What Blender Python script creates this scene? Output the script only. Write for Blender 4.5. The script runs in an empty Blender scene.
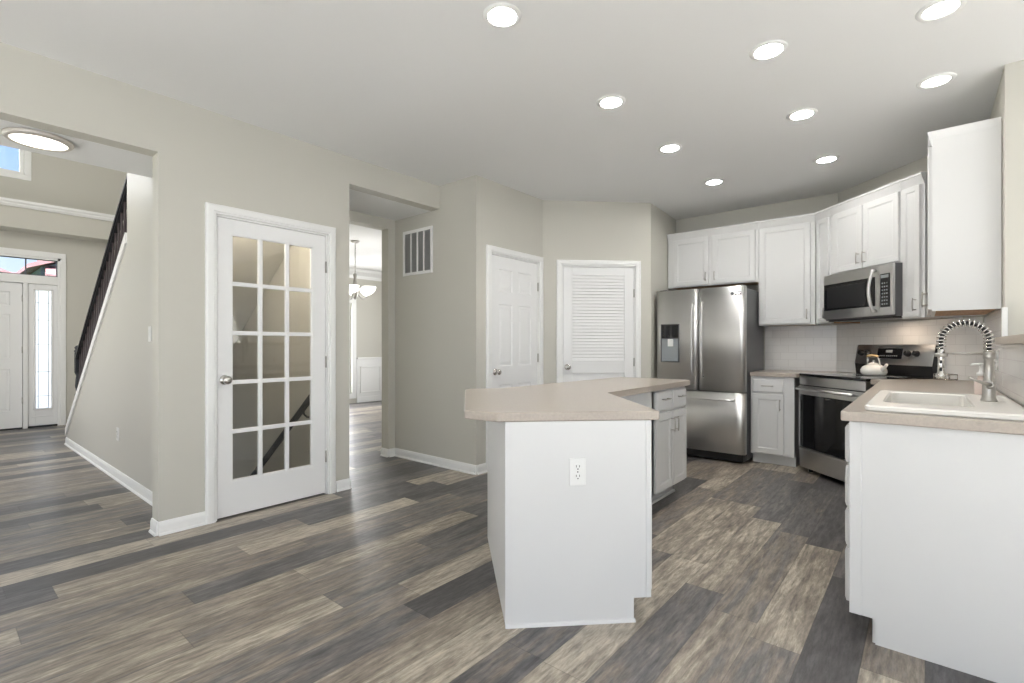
import bpy, bmesh, math, random
from mathutils import Vector, Matrix
random.seed(4)
sc = bpy.context.scene
PI = math.pi

# ------------------------------------------------------------------ camera
A = math.atan((925 - 512) / 493.0)
cam_d = bpy.data.cameras.new('camera'); cam = bpy.data.objects.new('camera', cam_d)
sc.collection.objects.link(cam); sc.camera = cam
cam.location = (0, 0, 1.177)
cam.rotation_euler = (PI/2, 0, A)
cam_d.sensor_width = 36; cam_d.lens = 493 / 1024 * 36
cam_d.shift_y = 4.3 / 1024
cam_d.clip_start = 0.02

# ------------------------------------------------------------------ world, daylight, exposure
w = bpy.data.worlds.new('world'); sc.world = w; w.use_nodes = True
wn = w.node_tree.nodes; wl = w.node_tree.links
bg = wn['Background']
tc = wn.new('ShaderNodeTexCoord'); sp = wn.new('ShaderNodeSeparateXYZ'); rp = wn.new('ShaderNodeValToRGB')
wl.new(tc.outputs['Generated'], sp.inputs[0]); wl.new(sp.outputs['Z'], rp.inputs[0]); wl.new(rp.outputs[0], bg.inputs[0])
rp.color_ramp.elements[0].position = 0.0; rp.color_ramp.elements[0].color = (.75, .85, 1, 1)
rp.color_ramp.elements[1].position = 0.45; rp.color_ramp.elements[1].color = (.10, .36, .95, 1)
bg.inputs[1].default_value = 1.0

def area(name, loc, rot, sx, sy, power, color=(1, 1, 1)):
    l = bpy.data.lights.new(name, 'AREA'); l.shape = 'RECTANGLE'; l.size = sx; l.size_y = sy
    l.energy = power; l.color = color
    o = bpy.data.objects.new(name, l); sc.collection.objects.link(o)
    o.location = loc; o.rotation_euler = rot
    return o
DAY = (1.0, .99, .975)
# daylight just outside the windows of the room behind and beside the camera
area('daylight_rear', (-0.3, -4.42, 1.55), (PI/2, 0, 0), 5.2, 2.1, 34, DAY)
area('daylight_side', (3.42, -1.1, 1.55), (PI/2, 0, PI/2), 4.6, 2.1, 24, DAY)
area('daylight_nook', (3.42, 2.9, 1.55), (PI/2, 0, PI/2), 1.5, 1.9, 8, DAY)
area('daylight_foyer_window', (-10.06, 0.2, 3.95), (PI/2, 0, -PI/2), 1.4, .7, 16, DAY)
area('daylight_sidelight', (-10.06, 1.12, 1.15), (PI/2, 0, -PI/2), .5, 2.0, 4.5, DAY)
area('daylight_foyer_side', (-6.7, -1.66, 1.4), (PI/2, 0, 0), 1.9, 1.2, 40, DAY)
area('fill_upper_hall', (-3.80, .3, 4.1), (PI/2, 0, PI/2), 2.4, 1.6, 55, DAY)  # added fill to brighten the front wall; no window here
area('daylight_dining', (-9.24, 5.2, 1.25), (PI/2, 0, -PI/2), .8, 2.0, 70, DAY)
area('daylight_dining_side', (-6.8, 7.15, 1.5), (PI/2, 0, PI), 1.9, 1.6, 60, DAY)

# sun through the windows of the family room behind the camera and of the nook beside the kitchen
sun = bpy.data.lights.new('sun', 'SUN'); sun.energy = 31.0; sun.angle = .02; sun.color = (.98, .99, 1)
so_ = bpy.data.objects.new('sun', sun); sc.collection.objects.link(so_); so_.rotation_euler = Vector((-.5, .5, -.707)).to_track_quat('-Z', 'Y').to_euler()

sc.view_settings.view_transform = 'Standard'; sc.view_settings.look = 'None'
sc.view_settings.gamma = 1; sc.view_settings.use_curve_mapping = False
sc.view_settings.exposure = 0.46

# ------------------------------------------------------------------ materials
def mat(name, col, rough=.5, metal=0, bump=0, bscale=200, emit=None, estr=0, coat=0, spec=None, vary=0, vscale=3, stretch=None):
    m = bpy.data.materials.new(name); m.use_nodes = True
    n = m.node_tree.nodes; l = m.node_tree.links; b = n['Principled BSDF']
    b.inputs['Base Color'].default_value = (*col, 1); b.inputs['Roughness'].default_value = rough
    b.inputs['Metallic'].default_value = metal
    if coat: b.inputs['Coat Weight'].default_value = coat
    if spec is not None: b.inputs['Specular IOR Level'].default_value = spec
    if emit: b.inputs['Emission Color'].default_value = (*emit, 1); b.inputs['Emission Strength'].default_value = estr
    if bump or vary:
        t = n.new('ShaderNodeTexCoord'); mp = n.new('ShaderNodeMapping'); l.new(t.outputs['Object'], mp.inputs[0])
        if stretch: mp.inputs['Scale'].default_value = stretch
    if bump:
        no = n.new('ShaderNodeTexNoise'); no.inputs['Scale'].default_value = bscale; l.new(mp.outputs[0], no.inputs[0])
        bp = n.new('ShaderNodeBump'); bp.inputs['Strength'].default_value = bump; bp.inputs['Distance'].default_value = .002
        l.new(no.outputs[0], bp.inputs['Height']); l.new(bp.outputs[0], b.inputs['Normal'])
    if vary:
        n2 = n.new('ShaderNodeTexNoise'); n2.inputs['Scale'].default_value = vscale; n2.inputs['Detail'].default_value = 6
        l.new(mp.outputs[0], n2.inputs[0])
        r = n.new('ShaderNodeValToRGB'); l.new(n2.outputs[0], r.inputs[0])
        r.color_ramp.elements[0].position = .3; r.color_ramp.elements[1].position = .7
        r.color_ramp.elements[0].color = (*[c*(1-vary) for c in col], 1); r.color_ramp.elements[1].color = (*[min(1, c*(1+vary)) for c in col], 1)
        l.new(r.outputs[0], b.inputs['Base Color'])
    return m

M = {}; ANI = 0.25
M['wall'] = mat('wall_paint', (.60, .583, .52), .62, bump=.15, bscale=300)
M['stairwall'] = mat('stair_wall_paint', (.57, .555, .50), .42, bump=.08, bscale=120)
M['ceil'] = mat('ceiling_paint', (.84, .84, .83), .8, bump=.15, bscale=250)
M['trim'] = mat('white_trim_paint', (.88, .88, .86), .35, bump=.04, bscale=80)
M['door'] = mat('white_door_paint', (.87, .87, .86), .38, bump=.04, bscale=60)
M['cab'] = mat('white_cabinet_paint', (.70, .70, .69), .34, bump=.04, bscale=70)
M['ply'] = mat('bare_maple_underside', (.42, .25, .13), .6, vary=.2, vscale=4, stretch=(2, 14, 14))
M['counter'] = mat('beige_laminate', (.44, .385, .33), .28, vary=.07, vscale=90)
M['steel'] = mat('brushed_stainless_steel', (.72, .715, .705), .36, metal=1, bump=.12, bscale=60, stretch=(1, 1, .03))
M['steelh'] = mat('brushed_stainless_horizontal', (.64, .635, .63), .3, metal=1, bump=.12, bscale=60, stretch=(.03, 1, 1))
for k_ in ('steel', 'steelh'):
    n_ = M[k_].node_tree.nodes; tg = n_.new('ShaderNodeTangent'); tg.direction_type = 'RADIAL'; tg.axis = 'Z'
    b_ = n_['Principled BSDF']; M[k_].node_tree.links.new(tg.outputs[0], b_.inputs['Tangent'])
    b_.inputs['Anisotropic'].default_value = .75; b_.inputs['Anisotropic Rotation'].default_value = ANI
M['chrome'] = mat('polished_nickel', (.62, .60, .57), .16, metal=1, bump=.02, bscale=30)
M['nickel'] = mat('satin_nickel', (.48, .46, .43), .32, metal=1, bump=.02, bscale=30)
M['dgrey'] = mat('dark_grey_enamel', (.10, .10, .105), .4, bump=.05, bscale=90)
M['black'] = mat('black_enamel', (.012, .012, .013), .3, bump=.02, bscale=90)
M['bglass'] = mat('black_glass', (.008, .008, .009), .04, bump=.004, bscale=5)
M['plastic'] = mat('white_plastic', (.80, .80, .78), .3, bump=.02, bscale=60)
M['slot'] = mat('dark_slot', (.03, .03, .03), .6, bump=.02, bscale=60)
M['sink'] = mat('white_composite_sink', (.80, .78, .73), .22, bump=.03, bscale=100)
M['kettle'] = mat('white_kettle_enamel', (.82, .80, .76), .16, bump=.02, bscale=20)
M['wood'] = mat('light_wood_grip', (.62, .44, .22), .5, vary=.2, vscale=12)
M['rail'] = mat('dark_stained_rail', (.018, .020, .024), .5, vary=.2, vscale=10)
M['baluster'] = mat('dark_stained_baluster', (.045, .032, .034), .45, vary=.2, vscale=10)
M['cream'] = mat('cream_bounce_carpet', (.74, .71, .66), .95, bump=.5, bscale=400)  # pale surface of the added carpet that reflects sun upward
M['carpet'] = mat('beige_stair_carpet', (.42, .36, .29), .95, bump=.6, bscale=400)
M['lamp'] = mat('lit_downlight_lens', (1, 1, 1), .5, emit=(1, .98, .95), estr=98, bump=.01)
M['lampb'] = mat('lit_downlight_lens_dim', (1, 1, 1), .5, emit=(1, .97, .92), estr=11, bump=.01)
M['lamp2'] = mat('lit_hall_diffuser', (1, 1, 1), .5, emit=(1, .93, .82), estr=1.7, bump=.01)
M['rimm'] = mat('warm_nickel_rim', (.62, .58, .53), .45, metal=.4, bump=.02)
M['shade'] = mat('lit_frosted_shade', (1, 1, 1), .4, emit=(1, .97, .93), estr=2.6, bump=.01)
M['grey'] = mat('grey_display', (.30, .32, .33), .2, bump=.01)
M['filter'] = mat('grey_filter_louvres', (.42, .42, .41), .7, bump=.1)
M['siding'] = mat('blue_grey_house_siding', (.12, .15, .19), .8, vary=.05, vscale=2, stretch=(1, 1, 12))
M['roof'] = mat('red_brown_roof_shingle', (.17, .085, .09), .85, vary=.35, vscale=3)
M['grass'] = mat('lawn_green', (.05, .09, .03), .95, vary=.3, vscale=2)
M['soap'] = mat('pale_soap', (.74, .62, .56), .15, bump=.02)
M['sponge'] = mat('yellow_sponge', (.55, .45, .25), .9, bump=.4, bscale=200)

def glass(name, tint=(1, 1, 1), refl=.08):
    m = bpy.data.materials.new(name); m.use_nodes = True
    n = m.node_tree.nodes; l = m.node_tree.links; n.clear()
    o = n.new('ShaderNodeOutputMaterial'); mx = n.new('ShaderNodeMixShader')
    t = n.new('ShaderNodeBsdfTransparent'); g = n.new('ShaderNodeBsdfGlossy'); f = n.new('ShaderNodeLayerWeight'); f.inputs['Blend'].default_value = .5; pw = n.new('ShaderNodeMath'); pw.operation = 'POWER'; pw.inputs[1].default_value = 4.5
    t.inputs[0].default_value = (*tint, 1); g.inputs['Roughness'].default_value = .01
    ad = n.new('ShaderNodeMath'); ad.operation = 'ADD'; ad.inputs[1].default_value = refl; ad.use_clamp = True
    l.new(f.outputs['Facing'], pw.inputs[0]); l.new(pw.outputs[0], ad.inputs[0])
    l.new(ad.outputs[0], mx.inputs[0]); l.new(t.outputs[0], mx.inputs[1]); l.new(g.outputs[0], mx.inputs[2]); l.new(mx.outputs[0], o.inputs[0])
    return m
M['glass'] = glass('clear_window_glass', refl=0.04)
M['doorglass'] = glass('door_glass', (.93, .92, .9), refl=.06)

def frosted():
    m = bpy.data.materials.new('frosted_leaded_glass'); m.use_nodes = True
    n = m.node_tree.nodes; l = m.node_tree.links; n.clear()
    o = n.new('ShaderNodeOutputMaterial'); mx = n.new('ShaderNodeMixShader'); a = n.new('ShaderNodeBsdfTranslucent'); b = n.new('ShaderNodeBsdfGlossy')
    a.inputs[0].default_value = (.92, .93, .95, 1); b.inputs['Roughness'].default_value = .2; mx.inputs[0].default_value = .08
    l.new(a.outputs[0], mx.inputs[1]); l.new(b.outputs[0], mx.inputs[2]); l.new(mx.outputs[0], o.inputs[0])
    return m
M['frost'] = frosted()

def tile_mat():
    m = bpy.data.materials.new('white_subway_tile'); m.use_nodes = True
    n = m.node_tree.nodes; l = m.node_tree.links; b = n['Principled BSDF']
    t = n.new('ShaderNodeTexCoord'); s = n.new('ShaderNodeSeparateXYZ'); c = n.new('ShaderNodeCombineXYZ')
    l.new(t.outputs['Object'], s.inputs[0]); l.new(s.outputs['X'], c.inputs['X']); l.new(s.outputs['Z'], c.inputs['Y'])
    br = n.new('ShaderNodeTexBrick'); l.new(c.outputs[0], br.inputs['Vector'])
    br.inputs['Scale'].default_value = 1; br.inputs['Brick Width'].default_value = .155; br.inputs['Row Height'].default_value = .079
    br.inputs['Mortar Size'].default_value = .0022; br.inputs['Mortar Smooth'].default_value = .3
    br.inputs['Color1'].default_value = (.84, .83, .81, 1); br.inputs['Color2'].default_value = (.80, .79, .77, 1); br.inputs['Mortar'].default_value = (.72, .71, .69, 1)
    l.new(br.outputs['Color'], b.inputs['Base Color']); b.inputs['Roughness'].default_value = .14
    bp = n.new('ShaderNodeBump'); bp.invert = True; bp.inputs['Strength'].default_value = .35; bp.inputs['Distance'].default_value = .002
    l.new(br.outputs['Fac'], bp.inputs['Height']); l.new(bp.outputs[0], b.inputs['Normal'])
    return m
M['tile'] = tile_mat()

def floor_mat():
    W, L = .182, 1.22
    m = bpy.data.materials.new('vinyl_plank_floor'); m.use_nodes = True
    n = m.node_tree.nodes; l = m.node_tree.links; b = n['Principled BSDF']
    def math_(op, a, c=None):
        k = n.new('ShaderNodeMath'); k.operation = op
        for i, v in enumerate((a, c)):
            if v is None: continue
            if isinstance(v, (int, float)): k.inputs[i].default_value = v
            else: l.new(v, k.inputs[i])
        return k.outputs[0]
    t = n.new('ShaderNodeTexCoord'); s = n.new('ShaderNodeSeparateXYZ'); l.new(t.outputs['Object'], s.inputs[0])
    u = math_('DIVIDE', s.outputs['X'], W); row = math_('FLOOR', u); fu = math_('FRACT', u)
    w1 = n.new('ShaderNodeTexWhiteNoise'); w1.noise_dimensions = '1D'; l.new(row, w1.inputs['W'])
    v = math_('ADD', math_('DIVIDE', s.outputs['Y'], L), math_('MULTIPLY', w1.outputs['Value'], 7.3)); col = math_('FLOOR', v); fv = math_('FRACT', v)
    cb = n.new('ShaderNodeCombineXYZ'); l.new(row, cb.inputs[0]); l.new(col, cb.inputs[1])
    w2 = n.new('ShaderNodeTexWhiteNoise'); w2.noise_dimensions = '2D'; l.new(cb.outputs[0], w2.inputs['Vector'])
    # grain, shifted per plank
    cg = n.new('ShaderNodeCombineXYZ')
    l.new(math_('ADD', math_('MULTIPLY', s.outputs['X'], 17), math_('MULTIPLY', w2.outputs['Value'], 50)), cg.inputs[0])
    l.new(math_('MULTIPLY', s.outputs['Y'], 1.5), cg.inputs[1]); l.new(math_('MULTIPLY', w2.outputs['Value'], 20), cg.inputs[2])
    g = n.new('ShaderNodeTexNoise'); g.inputs['Scale'].default_value = 1; g.inputs['Detail'].default_value = 9; g.inputs['Roughness'].default_value = .68; g.inputs['Distortion'].default_value = .6
    l.new(cg.outputs[0], g.inputs[0])
    cg2 = n.new('ShaderNodeCombineXYZ')
    l.new(math_('MULTIPLY', s.outputs['X'], 9), cg2.inputs[0]); l.new(math_('MULTIPLY', s.outputs['Y'], 3.5), cg2.inputs[1]); l.new(math_('MULTIPLY', w2.outputs['Value'], 33), cg2.inputs[2])
    g2 = n.new('ShaderNodeTexNoise'); g2.inputs['Scale'].default_value = 1; g2.inputs['Detail'].default_value = 8; g2.inputs['Roughness'].default_value = .75
    l.new(cg2.outputs[0], g2.inputs[0])
    tone = math_('ADD', math_('ADD', math_('MULTIPLY', w2.outputs['Value'], 1.05), -.03), math_('ADD', math_('MULTIPLY', math_('SUBTRACT', g.outputs[0], .5), 1.7), math_('MULTIPLY', math_('SUBTRACT', g2.outputs[0], .5), .9)))
    r = n.new('ShaderNodeValToRGB'); l.new(tone, r.inputs[0]); e = r.color_ramp.elements
    e[0].position = 0; e[0].color = (.070, .065, .064, 1)
    e[1].position = 1; e[1].color = (.42, .37, .30, 1)
    for p, c in ((.25, (.108, .102, .103, 1)), (.45, (.160, .147, .138, 1)), (.64, (.215, .180, .148, 1)), (.84, (.29, .25, .20, 1))):
        x = e.new(p); x.color = c
    # fine dark streaks
    cg3 = n.new('ShaderNodeCombineXYZ'); l.new(math_('MULTIPLY', s.outputs['X'], 65), cg3.inputs[0]); l.new(math_('MULTIPLY', s.outputs['Y'], 9), cg3.inputs[1]); l.new(w2.outputs['Value'], cg3.inputs[2])
    g3 = n.new('ShaderNodeTexNoise'); g3.inputs['Scale'].default_value = 1; g3.inputs['Detail'].default_value = 7; g3.inputs['Roughness'].default_value = .7; l.new(cg3.outputs[0], g3.inputs[0])
    dk = math_('ADD', math_('MULTIPLY', g3.outputs[0], 2.6), -.28)
    # seams
    eu = math_('MINIMUM', fu, math_('SUBTRACT', 1, fu)); ev = math_('MINIMUM', fv, math_('SUBTRACT', 1, fv))
    su = math_('GREATER_THAN', eu, .011); sv = math_('GREATER_THAN', ev, .0016); seam = math_('MULTIPLY', su, sv)
    k = math_('MULTIPLY', math_('MINIMUM', math_('MAXIMUM', dk, .45), 1.4), math_('ADD', math_('MULTIPLY', seam, .3), .7))
    mx = n.new('ShaderNodeMix'); mx.data_type = 'RGBA'; mx.blend_type = 'MULTIPLY'; mx.inputs[0].default_value = 1
    l.new(r.outputs[0], mx.inputs[6]); l.new(k, mx.inputs[7]); l.new(mx.outputs[2], b.inputs['Base Color'])
    b.inputs['Roughness'].default_value = .33; b.inputs['Specular IOR Level'].default_value = .5
    l.new(math_('ADD', .27, math_('MULTIPLY', g.outputs[0], .18)), b.inputs['Roughness'])
    bp = n.new('ShaderNodeBump'); bp.inputs['Strength'].default_value = .25; bp.inputs['Distance'].default_value = .0015
    l.new(math_('ADD', g3.outputs[0], seam), bp.inputs['Height']); l.new(bp.outputs[0], b.inputs['Normal'])
    return m
M['floor'] = floor_mat()

# ------------------------------------------------------------------ mesh helpers
def box(bm, x0, x1, y0, y1, z0, z1, bev=0, seg=2, mi=0):
    if x0 > x1: x0, x1 = x1, x0
    if y0 > y1: y0, y1 = y1, y0
    if z0 > z1: z0, z1 = z1, z0
    r = bmesh.ops.create_cube(bm, size=1)
    vs = r['verts']
    for v in vs:
        v.co = Vector((x0 + (v.co.x+.5)*(x1-x0), y0 + (v.co.y+.5)*(y1-y0), z0 + (v.co.z+.5)*(z1-z0)))
    fs = list({f for v in vs for f in v.link_faces})
    for f in fs: f.material_index = mi
    if bev:
        es = list({e for v in vs for e in v.link_edges})
        rr = bmesh.ops.bevel(bm, geom=es, offset=bev, segments=seg, affect='EDGES', profile=.5)
        for f in rr['faces']: f.material_index = mi
    return bm
def prism(bm, pts, z0, z1, bev=0, mi=0):
    """pts (x,y) counter-clockwise, extruded z0..z1"""
    a = [bm.verts.new((x, y, z0)) for x, y in pts]; b = [bm.verts.new((x, y, z1)) for x, y in pts]
    n = len(pts); fs = [bm.faces.new(a[::-1]), bm.faces.new(b)]
    for i in range(n): fs.append(bm.faces.new((a[i], a[(i+1) % n], b[(i+1) % n], b[i])))
    for f in fs: f.material_index = mi
    if bev:
        es = list({e for e in fs[1].edges} | {e for e in fs[0].edges} | {e for v in a for e in v.link_edges if v in a})
        bmesh.ops.bevel(bm, geom=es, offset=bev, segments=3, affect='EDGES', profile=.5)
    return bm
def prism_y(bm, pts, y0, y1):
    """pts (x,z) outline extruded along y"""
    a = [bm.verts.new((x, y0, z)) for x, z in pts]; b = [bm.verts.new((x, y1, z)) for x, z in pts]
    n = len(pts); bm.faces.new(a); bm.faces.new(b[::-1])
    for i in range(n): bm.faces.new((a[i], b[i], b[(i+1) % n], a[(i+1) % n]))
    return bm
def prism_x(bm, pts, x0, x1):
    a = [bm.verts.new((x0, y, z)) for y, z in pts]; b = [bm.verts.new((x1, y, z)) for y, z in pts]
    n = len(pts); bm.faces.new(a[::-1]); bm.faces.new(b)
    for i in range(n): bm.faces.new((a[i], a[(i+1) % n], b[(i+1) % n], b[i]))
    return bm
def tube(bm, pts, r, n=10, caps=True):
    pts = [Vector(p) for p in pts]; rs = r if isinstance(r, (list, tuple)) else [r]*len(pts)
    rings = []; up = Vector((0, 0, 1)); prev = None
    for i, p in enumerate(pts):
        t = (pts[min(i+1, len(pts)-1)] - pts[max(i-1, 0)]).normalized()
        if prev is None:
            a = t.orthogonal().normalized()
        else:
            a = (prev - t*prev.dot(t)).normalized()
        prev = a; b = t.cross(a)
        rings.append([bm.verts.new(p + (a*math.cos(2*PI*k/n) + b*math.sin(2*PI*k/n))*rs[i]) for k in range(n)])
    for i in range(len(rings)-1):
        for k in range(n):
            f = bm.faces.new((rings[i][k], rings[i][(k+1) % n], rings[i+1][(k+1) % n], rings[i+1][k])); f.smooth = True
    if caps: bm.faces.new(rings[0][::-1]); bm.faces.new(rings[-1])
    return bm
def lathe(bm, prof, c=(0, 0, 0), axis='z', n=32, flip=1):
    """prof: (r, h)"""
    rings = []
    for r, h in prof:
        ring = []
        for k in range(n):
            a = 2*PI*k/n; x, y = r*math.cos(a), r*math.sin(a)
            if axis == 'z': p = (c[0]+x, c[1]+y, c[2]+h)
            elif axis == 'y': p = (c[0]+x, c[1]+h, c[2]+y)
            else: p = (c[0]+h, c[1]+x, c[2]+y)
            ring.append(bm.verts.new(p))
        rings.append(ring)
    for i in range(len(rings)-1):
        for k in range(n):
            f = bm.faces.new((rings[i][k], rings[i][(k+1) % n], rings[i+1][(k+1) % n], rings[i+1][k])); f.smooth = True
    bm.faces.new(rings[0][::-1]); bm.faces.new(rings[-1])
    return bm
def rings_panel(bm, x0, x1, z0, z1, rings):
    """nested rectangles (inset, y); front faces -y"""
    prev = None
    for ins, y in rings:
        c = [bm.verts.new((x0+ins, y, z0+ins)), bm.verts.new((x1-ins, y, z0+ins)), bm.verts.new((x1-ins, y, z1-ins)), bm.verts.new((x0+ins, y, z1-ins))]
        if prev:
            for k in range(4): bm.faces.new((prev[k], prev[(k+1) % 4], c[(k+1) % 4], c[k]))
        prev = c
    bm.faces.new(prev)
def obj(name, bm, m, parent=None):
    bmesh.ops.remove_doubles(bm, verts=bm.verts, dist=1e-6)
    bmesh.ops.recalc_face_normals(bm, faces=bm.faces)
    me = bpy.data.meshes.new(name); bm.to_mesh(me); bm.free()
    for k in (m if isinstance(m, (list, tuple)) else [m]): me.materials.append(M[k])
    o = bpy.data.objects.new(name, me); sc.collection.objects.link(o)
    if parent is not None: o.parent = parent
    return o
def B(): return bmesh.new()
def thing(name, label, cat, loc=(0, 0, 0), rz=0, group=None):
    o = bpy.data.objects.new(name, None); sc.collection.objects.link(o); o.empty_display_size = .1
    o.location = loc; o.rotation_euler = (0, 0, rz); o['label'] = label; o['category'] = cat
    if group: o['group'] = group
    return o
def tag(o, label, cat, group=None, kind=None):
    o['label'] = label; o['category'] = cat
    if group: o['group'] = group
    if kind: o['kind'] = kind
    return o
def sthing(name, loc=(0, 0, 0), rz=0, label=None):
    o = bpy.data.objects.new(name, None); sc.collection.objects.link(o); o.empty_display_size = .1
    o.location = loc; o.rotation_euler = (0, 0, rz); o['kind'] = 'structure'
    if label: o['label'] = label
    return o
def struct(name, bm, m, loc=(0, 0, 0), rz=0, label=None):
    o = obj(name, bm, m); o['kind'] = 'structure'; o.location = loc; o.rotation_euler = (0, 0, rz)
    if label: o['label'] = label
    return o
def plabel(o, s): o['label'] = s; return o

def wall(name, p0, p1, th, z0, z1, m='wall', holes=(), label=None):
    """visible face runs p0->p1, wall body on the left (+y local) side"""
    d = Vector((p1[0]-p0[0], p1[1]-p0[1])); L = d.length; rz = math.atan2(d.y, d.x)
    bm = B(); xs = sorted({0, L} | {h[0] for h in holes} | {h[1] for h in holes})
    for a, b in zip(xs, xs[1:]):
        seg = [(z0, z1)]
        for h in holes:
            if h[0] <= a + 1e-6 and h[1] >= b - 1e-6:
                new = []
                for s0, s1 in seg:
                    if h[2] > s0: new.append((s0, min(h[2], s1)))
                    if h[3] < s1: new.append((max(h[3], s0), s1))
                seg = new
        for s0, s1 in seg:
            if s1 - s0 > 1e-4: box(bm, a, b, 0, th, s0, s1)
    return struct(name, bm, m, (p0[0], p0[1], 0), rz, label)
BPROF = [(0, 0), (0, .085), (-.006, .083), (-.010, .070), (-.012, .060), (-.012, 0)]
def baseboard(name, p0, p1, label=None, h=1.0):
    d = Vector((p1[0]-p0[0], p1[1]-p0[1])); L = d.length; rz = math.atan2(d.y, d.x)
    bm = B(); prism_x(bm, [(y, z*h) for y, z in BPROF], 0, L)
    prism_x(bm, [(-.012, 0), (-.022, 0), (-.019, .011), (-.012, .016)], 0, L)
    return struct(name, bm, 'trim', (p0[0], p0[1], 0), rz, label)

# ------------------------------------------------------------------ floor
bm = B()
for x0, x1, y0, y1 in ((-3.7, 3.5, -4.5, 6.2), (-10.0, -3.7, -1.6, 1.15), (-4.0, -3.7, 1.15, 2.2), (-9.3, -3.7, 2.2, 7.2), (-10.0, -7.95, 1.15, 2.2)):
    box(bm, x0, x1, y0, y1, -.12, 0)
struct('floor', bm, 'floor')
bm = B(); box(bm, -3.64, 3.3, -4.3, -.45, 0, .014); box(bm, .75, 3.3, -.45, 3.86, 0, .014); struct('floor_bounce_carpet', bm, 'cream')  # unseen pale carpet, added to bounce sunlight up to the ceiling

# ------------------------------------------------------------------ ceilings
bm = B(); box(bm, -3.645, 3.4, -4.4, 6.2, 2.74, 2.92); struct('ceiling', bm, 'ceil')
bm = B(); box(bm, -4.25, -3.77, -1.5, 1.1, 2.38, 2.92); struct('ceiling_entry_hall', bm, 'ceil')
bm = B(); box(bm, -4.35, -3.77, 2.27, 3.245, 2.516, 2.9); struct('ceiling_hallway', bm, 'ceil')
bm = B(); box(bm, -9.2, -4.48, 2.27, 7.1, 2.74, 2.9); struct('ceiling_dining', bm, 'ceil')
bm = B(); box(bm, -10.0, -3.65, -1.6, 2.4, 5.3, 5.45); struct('ceiling_foyer', bm, 'ceil')

# ------------------------------------------------------------------ walls (room side given first)
# left wall, x=-3.645, seen from +x : run from high y to low y puts the body at -x?  direction (0,1): left side is -x
XL = -3.645
wall('wall_left', (XL, -4.3), (XL, 3.245), .12, 0, 2.74,
     holes=[(2.9, 5.235, 0, 2.38), (5.555, 6.365, 0, 2.062), (6.559, 7.545, 0, 2.516)])
wall('wall_upper_left', (-3.65, -1.5), (-3.65, 2.3), .12, 2.93, 5.3)
wall('wall_vent', (-4.35, 3.245), (-3.20, 3.245), .12, 0, 2.74)
wall('wall_pantry', (-3.145, 3.2445), (-3.145, 4.27), .12, 0, 2.74, holes=[(.19, .95, 0, 2.06)])
s2 = math.sqrt(.5)
LV0 = Vector((-3.145, 4.265)); LV1 = Vector((-2.30, 5.11))
wall('wall_closet', LV0, LV1, .12, 0, 2.74, holes=[(.211, 1.019, 0, 2.042)])
wall('wall_fridge_side', (-2.301, 5.109), (-2.37, 6.0), .12, 0, 2.74)
wall('wall_back', (-2.46, 6.0), (-.68, 6.0), .12, 0, 2.74)
wall('wall_range', (-.68, 6.0), (.34, 4.98), .12, 0, 2.74)
wall('wall_right', (.34, 4.98), (.34, 3.86), .12, 0, 2.74)
wall('wall_half', (.34, 3.86), (.34, 2.40), .12, 0, 1.182)
wall('wall_nook', (.46, 3.86), (3.32, 3.86), .12, 0, 2.74)
wall('wall_nook_side', (3.30, 3.86), (3.30, -4.3), .12, 0, 2.74, holes=[(.2, 1.7, .6, 2.4), (2.7, 7.2, .5, 2.5)])
wall('wall_rear', (3.30, -4.3), (-3.65, -4.3), .12, 0, 2.74, holes=[(1.0, 6.2, .5, 2.5)])
# stair side
wall('wall_stair', (-3.77, 1.1), (-5.15, 1.1), -.10, 0, 5.3, 'stairwall')
def sk(x): return .238 + .712*(x + 7.79)
bm = B(); prism_y(bm, [(-5.15, 0), (-5.15, sk(-5.15)), (-7.88, sk(-7.88)), (-7.88, 0)], 1.1, 1.20)
struct('wall_stair_slope', bm, 'stairwall')
wall('wall_stair_far', (-9.8, 2.15), (-3.77, 2.15), .12, -1.6, 5.3)
wall('wall_stair_cellar', (-3.98, 1.20), (-8.0, 1.20), -.04, -1.6, -.12)
# front wall
wall('wall_front', (-9.8, -1.5), (-9.8, 2.15), .14, 0, 5.3, holes=[(1.40, 2.80, 0, 2.46), (.9, 2.42, 3.6, 4.4)])
wall('wall_foyer', (-3.77, -1.5), (-9.8, -1.5), .12, 0, 5.3, holes=[(1.9, 3.8, .8, 2.0)])
bm = B(); box(bm, -9.8, -9.45, -1.5, 2.15, 2.78, 3.06); struct('wall_ledge', bm, 'wall')
# dining room
wall('wall_dining_entry', (-4.351, 7.0), (-4.351, 2.27), -.12, 0, 2.74, holes=[(3.841, 4.65, 0, 2.415)])
wall('wall_dining_far', (-8.97, 2.27), (-8.97, 7.0), .14, 0, 2.74, holes=[(2.60, 3.34, .2, 2.05)])
wall('wall_dining_side', (-8.97, 7.0), (-4.36, 7.0), .12, 0, 2.74, holes=[(1.2, 3.1, .8, 2.3)])
wall('wall_hallway', (-3.77, 2.27), (-8.97, 2.27), -.004, 0, 2.74)

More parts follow.
